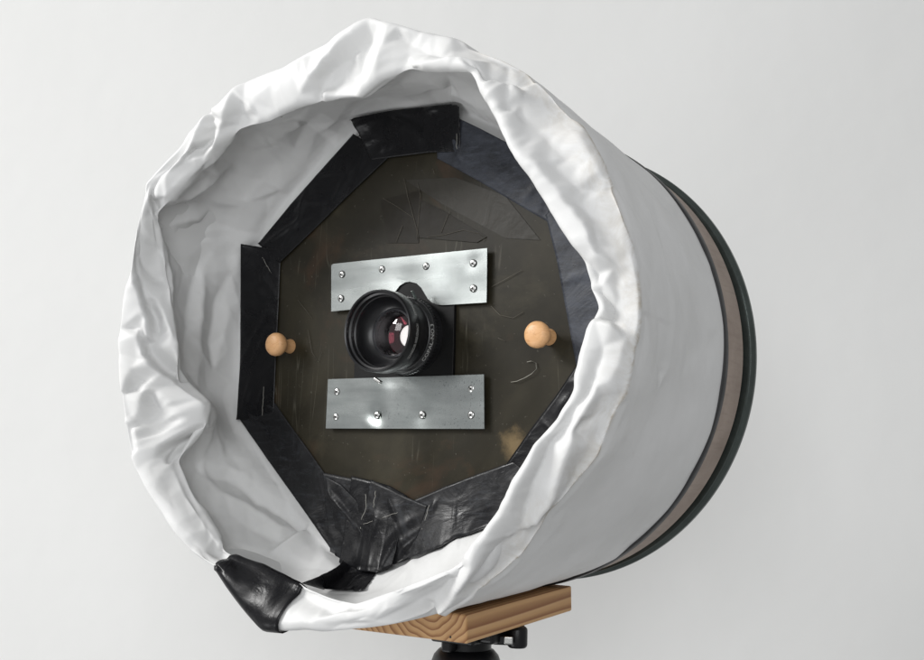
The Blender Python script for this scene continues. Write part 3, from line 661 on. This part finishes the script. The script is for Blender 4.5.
def plate(pts, dents, label):
    """thin sheet, meshed finely enough to carry its dents"""
    bm=bmesh.new(); vs=[bm.verts.new((x,-.0085,z)) for x,z in pts]; bm.faces.new(vs)
    bmesh.ops.triangulate(bm,faces=bm.faces); bmesh.ops.subdivide_edges(bm,edges=bm.edges,cuts=1)
    for _ in range(5):
        L=[e for e in bm.edges if e.calc_length()>.0055]
        if not L: break
        bmesh.ops.subdivide_edges(bm,edges=L,cuts=1); bmesh.ops.triangulate(bm,faces=[f for f in bm.faces if len(f.verts)>4])
    bmesh.ops.triangulate(bm,faces=bm.faces)
    for v in bm.verts:
        x,z=v.co.x,v.co.z
        for dx,dz,r,h in dents: v.co.y+=h*math.exp(-((x-dx)**2+(z-dz)**2)/r**2)
        v.co.y+=.0010*noise.noise(Vector((x*12,3,z*12)))
    for f in bm.faces:
        if f.normal.y>0: f.normal_flip()
    me=bpy.data.meshes.new('mounting_plate'); bm.to_mesh(me); bm.free(); smooth(me)
    o=link('mounting_plate',me,M['zinc'],camera_drum); solid(o,.0014,-1); es=o.modifiers.new('edges','EDGE_SPLIT'); es.split_angle=math.radians(50); o['label']=label; return o
def arc(pts):  # smooth the cut-out
    return pts
up=plate([(-.1164,.0853),(-.1135,.0868),(.0947,.0875),(.0948,.0304),(.0400,.0306),(.0328,.0315),(.0262,.0340),(.0205,.0385),(.0165,.0440),(.0115,.0510),(.0045,.0565),(-.003,.0590),(-.0105,.0588),(-.018,.0555),(-.025,.048),(-.034,.040),(-.045,.0335),(-.1141,.0319)],
         [(-.01,.060,.02,.0008),(.0776,.074,.008,.0004),(.03,.05,.02,-.0004)],'upper galvanised plate with a curved cut-out over the lens')
lo=plate([(-.1151,-.0453),(.0940,-.0445),(.0953,-.1005),(-.1155,-.1008)],[(-.0436,-.0868,.010,.0022),(-.0510,-.097,.010,-.0012),(-.025,-.046,.012,.0010),(.0167,-.0859,.012,.0009)],'lower galvanised plate, dented round a screw')
screws(up,[(-.0997,.0737),(-.0427,.0753),(.0171,.0742),(.0776,.0729),(.0783,.0462),(-.1,.0461)],-.0088)
screws(lo,[(-.1013,-.0597),(-.1015,-.0878),(-.0436,-.0860),(.0167,-.0859),(.079,-.0861),(.0784,-.059)],-.0084)

# lens
LX,LZ=-.002,-.001
prism('lens_board',[(-.0795,.066),(.0535,.066),(.0535,-.050),(-.0795,-.050)],-.0017,-.0062,M['matte'],camera_drum,.0006)
lens=lathe('lens',[(.038,-.004),(.0418,-.0064),(.0418,-.0200),(.0412,-.0212),(.0406,-.0214),(.0388,-.0256),(.0378,-.0262),(.0378,-.0290),(.0385,-.0300),(.0385,-.0360),(.0395,-.0370),(.0395,-.0440),(.0412,-.0458),(.0412,-.0475),(.0425,-.0490),(.0438,-.0510),(.0438,-.0655),(.0430,-.0678),(.0420,-.0684),(.0408,-.0676),(.0404,-.0630),(.0384,-.0620),(.0380,-.0570),(.0368,-.0560),(.0362,-.0500),(.0325,-.0435),(.0285,-.0400),(.0268,-.0392)],M['lensblack'],camera_drum,LX,LZ,128)
lens['label']='black large-format lens in its shutter'
lathe('retaining_ring',[(.0268,-.0388),(.0262,-.0404),(.0250,-.0408),(.0240,-.0398),(.0236,-.0360),(.0236,-.004)],M['ringmetal'],lens,LX,LZ,96)
def cap(name, r0, R, y0, sag, mat, n=16, n2=0):
    return lathe(name,[(r0+(R-r0)*a/n, y0-sag*(1-((r0+(R-r0)*a/n)/R)**2)) for a in range(n+1)],mat,lens,LX,LZ,64,sharp=180)
gl=[(.0236*a/16, -.0345-.0040*(1-(a/16)**2)) for a in range(17)]
lathe('front_glass',gl+[(r,y+.0014) for r,y in gl[::-1]],M['glass'],lens,LX,LZ,64,sharp=40)
cap('coated_element',.0132,.0234,-.0150,-.0070,M['coat'])
lathe('iris',[(.0118,-.0110),(.0118,-.0100),(.0236,-.0095)],M['matte'],lens,LX,LZ,48)
lathe('rear_glow_disc',[(.0001,-.0070),(.0200,-.0070)],M['lit'],lens,LX,LZ,48)  # self-glowing disc in place of light seen through the open shutter
# knurled ring and click studs round the shutter
def studs():
    bm=bmesh.new()
    for k in range(72):
        a=2*math.pi*k/72; m=Matrix.Translation((LX+.0420*math.cos(a),-.0165,LZ+.0420*math.sin(a)))@Matrix.Rotation(-a,4,'Y')
        bmesh.ops.create_cube(bm,size=1,matrix=m@Matrix.Diagonal((.0016,.0045,.0022,1)))
    return from_bm('knurled_ring',bm,M['lensblack'],lens)
studs()
boxo('shutter_lever',(LX+.0200,-.0300,LZ+.0405),(.0026,.0030,.0120),M['rim'],lens,.0008,(0,math.radians(-32),0))
boxo('sync_socket',(LX-.022,-.034,LZ-.0495),(.010,.005,.0035),M['steel'],lens,.001,(0,.5,0))
# engraved writing, wrapped round the rings
def ring_text(txt, size, R0, y0, R1, y1, a0, span, name):
    """letters along a cone from (R0,y0) (bottom of letters, outside) to (R1,y1); from angle a0 anticlockwise"""
    cu=bpy.data.curves.new('txt','FONT'); cu.body=txt; cu.size=1; cu.resolution_u=2
    ob=bpy.data.objects.new('txt',cu); COL.objects.link(ob); dg=bpy.context.evaluated_depsgraph_get(); dg.update()
    me=bpy.data.meshes.new_from_object(ob.evaluated_get(dg)); bpy.data.objects.remove(ob)
    w=max(v.co.x for v in me.vertices)
    for v in me.vertices:
        a=math.radians(a0+span*v.co.x/w); t=v.co.y/.72; R=R0+(R1-R0)*t; y=y0+(y1-y0)*t
        v.co=(LX+R*math.cos(a),y,LZ+R*math.sin(a))
    me.materials.clear(); return link(name,me,M['paint'],lens)
ring_text('COPAL-NO.3',1,.0410,-.0217,.0394,-.0252,-46,60,'engraving')
ring_text('SCHNEIDER-KREUZNACH',1,.0441,-.0540,.0441,-.0580,-42,50,'engraving')
ring_text('SYMMAR-S  5,6/300',1,.0441,-.0540,.0441,-.0580,20,46,'engraving')

# wooden knobs
def knob(x,z,label):
    pr=[(.0005,0),(.0085,0),(.0085,-.0012),(.0070,-.006),(.0068,-.012),(.0082,-.0165),(.0112,-.0190),(.0130,-.0225),(.0136,-.0260),(.0133,-.0295),(.0118,-.0325),(.0085,-.0342),(.0045,-.0350),(.0003,-.0352)]
    o=lathe('wooden_knob',[(r,y*.9-.0016) for r,y in pr],M['turned'],camera_drum,0,0,40,sharp=50); o.location=(x,0,z); o['label']=label
knob(-.180,-.005,'left turned wooden knob'); knob(.166,-.008,'right turned wooden knob')

# ------------------------------------------------------------------ pine block under the drum
blk = boxo('wooden_block',(0,0,0),(.172,.225,.0290),M['pine'],None,.0022)
blk.location=(-.003,.098,-.2965); blk.rotation_euler=(math.radians(2.9),0,0)
blk['label']='pine block with dark growth rings between the drum and the tripod head'; blk['category']='wooden block'
hole=lathe('nail_hole',[(.0003,-.1130),(.0011,-.1130),(.0013,-.1124)],M['slot'],blk,.066,-.0095,10)

# ------------------------------------------------------------------ tripod head
tri = thing('tripod','black tripod head with a quick-release clamp under the wooden block','tripod',(0.02,.10,-.44))
def W2(o): o.matrix_parent_inverse = Matrix.Translation((-.02,-.10,.44)); return o
W2(boxo('camera_plate',(.012,.090,-.3145),(.066,.125,.0065),M['tripod'],tri,.0015,(math.radians(2.6),0,0)))
W2(boxo('clamp_body',(.020,.095,-.3245),(.056,.085,.013),M['tripod'],tri,.003))
W2(boxo('clamp_jaw',(.055,.100,-.3220),(.022,.072,.014),M['tripod'],tri,.004))
W2(lathe('clamp_knob',[(.0005,-.3125),(.0090,-.3125),(.0105,-.3140),(.0110,-.3160),(.0110,-.3310),(.0105,-.3330),(.0090,-.3345),(.0005,-.3345)],M['tripod'],tri,.075,.100,32,axis='Z'))
W2(boxo('clamp_lever',(.066,.082,-.3255),(.020,.006,.010),M['tripod'],tri,.002,(0,0,math.radians(25))))
W2(boxo('lever_pad',(.0735,.0835,-.3250),(.0100,.0060,.0085),M['steel'],tri,.0015,(0,0,math.radians(25))))
W2(lathe('neck',[(.0005,-.330),(.026,-.330),(.028,-.332),(.028,-.341),(.0005,-.342)],M['tripod'],tri,.012,.095,40,axis='Z'))
W2(boxo('neck_lug',(.012,.060,-.3350),(.012,.012,.012),M['tripod'],tri,.002))
W2(lathe('ball_head',[(.0005,-.339),(.024,-.3395),(.031,-.3425),(.036,-.348),(.039,-.356),(.039,-.385),(.034,-.392),(.034,-.405),(.0005,-.406)],M['tripod'],tri,.012,.095,48,axis='Z'))
W2(lathe('center_column',[(.016,-.40),(.016,-.62)],M['tripod'],tri,.012,.095,32,axis='Z'))
for k in range(3):
    a=math.radians(30+120*k); tx,ty=.012,.095
    W2(tube('leg',[(tx+.03*math.cos(a),ty+.03*math.sin(a),-.46),(tx+.30*math.cos(a),ty+.30*math.sin(a),-1.10)],.013,M['tripod'],tri,16))
W2(lathe('spider',[(.0005,-.445),(.036,-.447),(.040,-.455),(.038,-.480),(.0005,-.482)],M['tripod'],tri,.012,.095,32,axis='Z'))
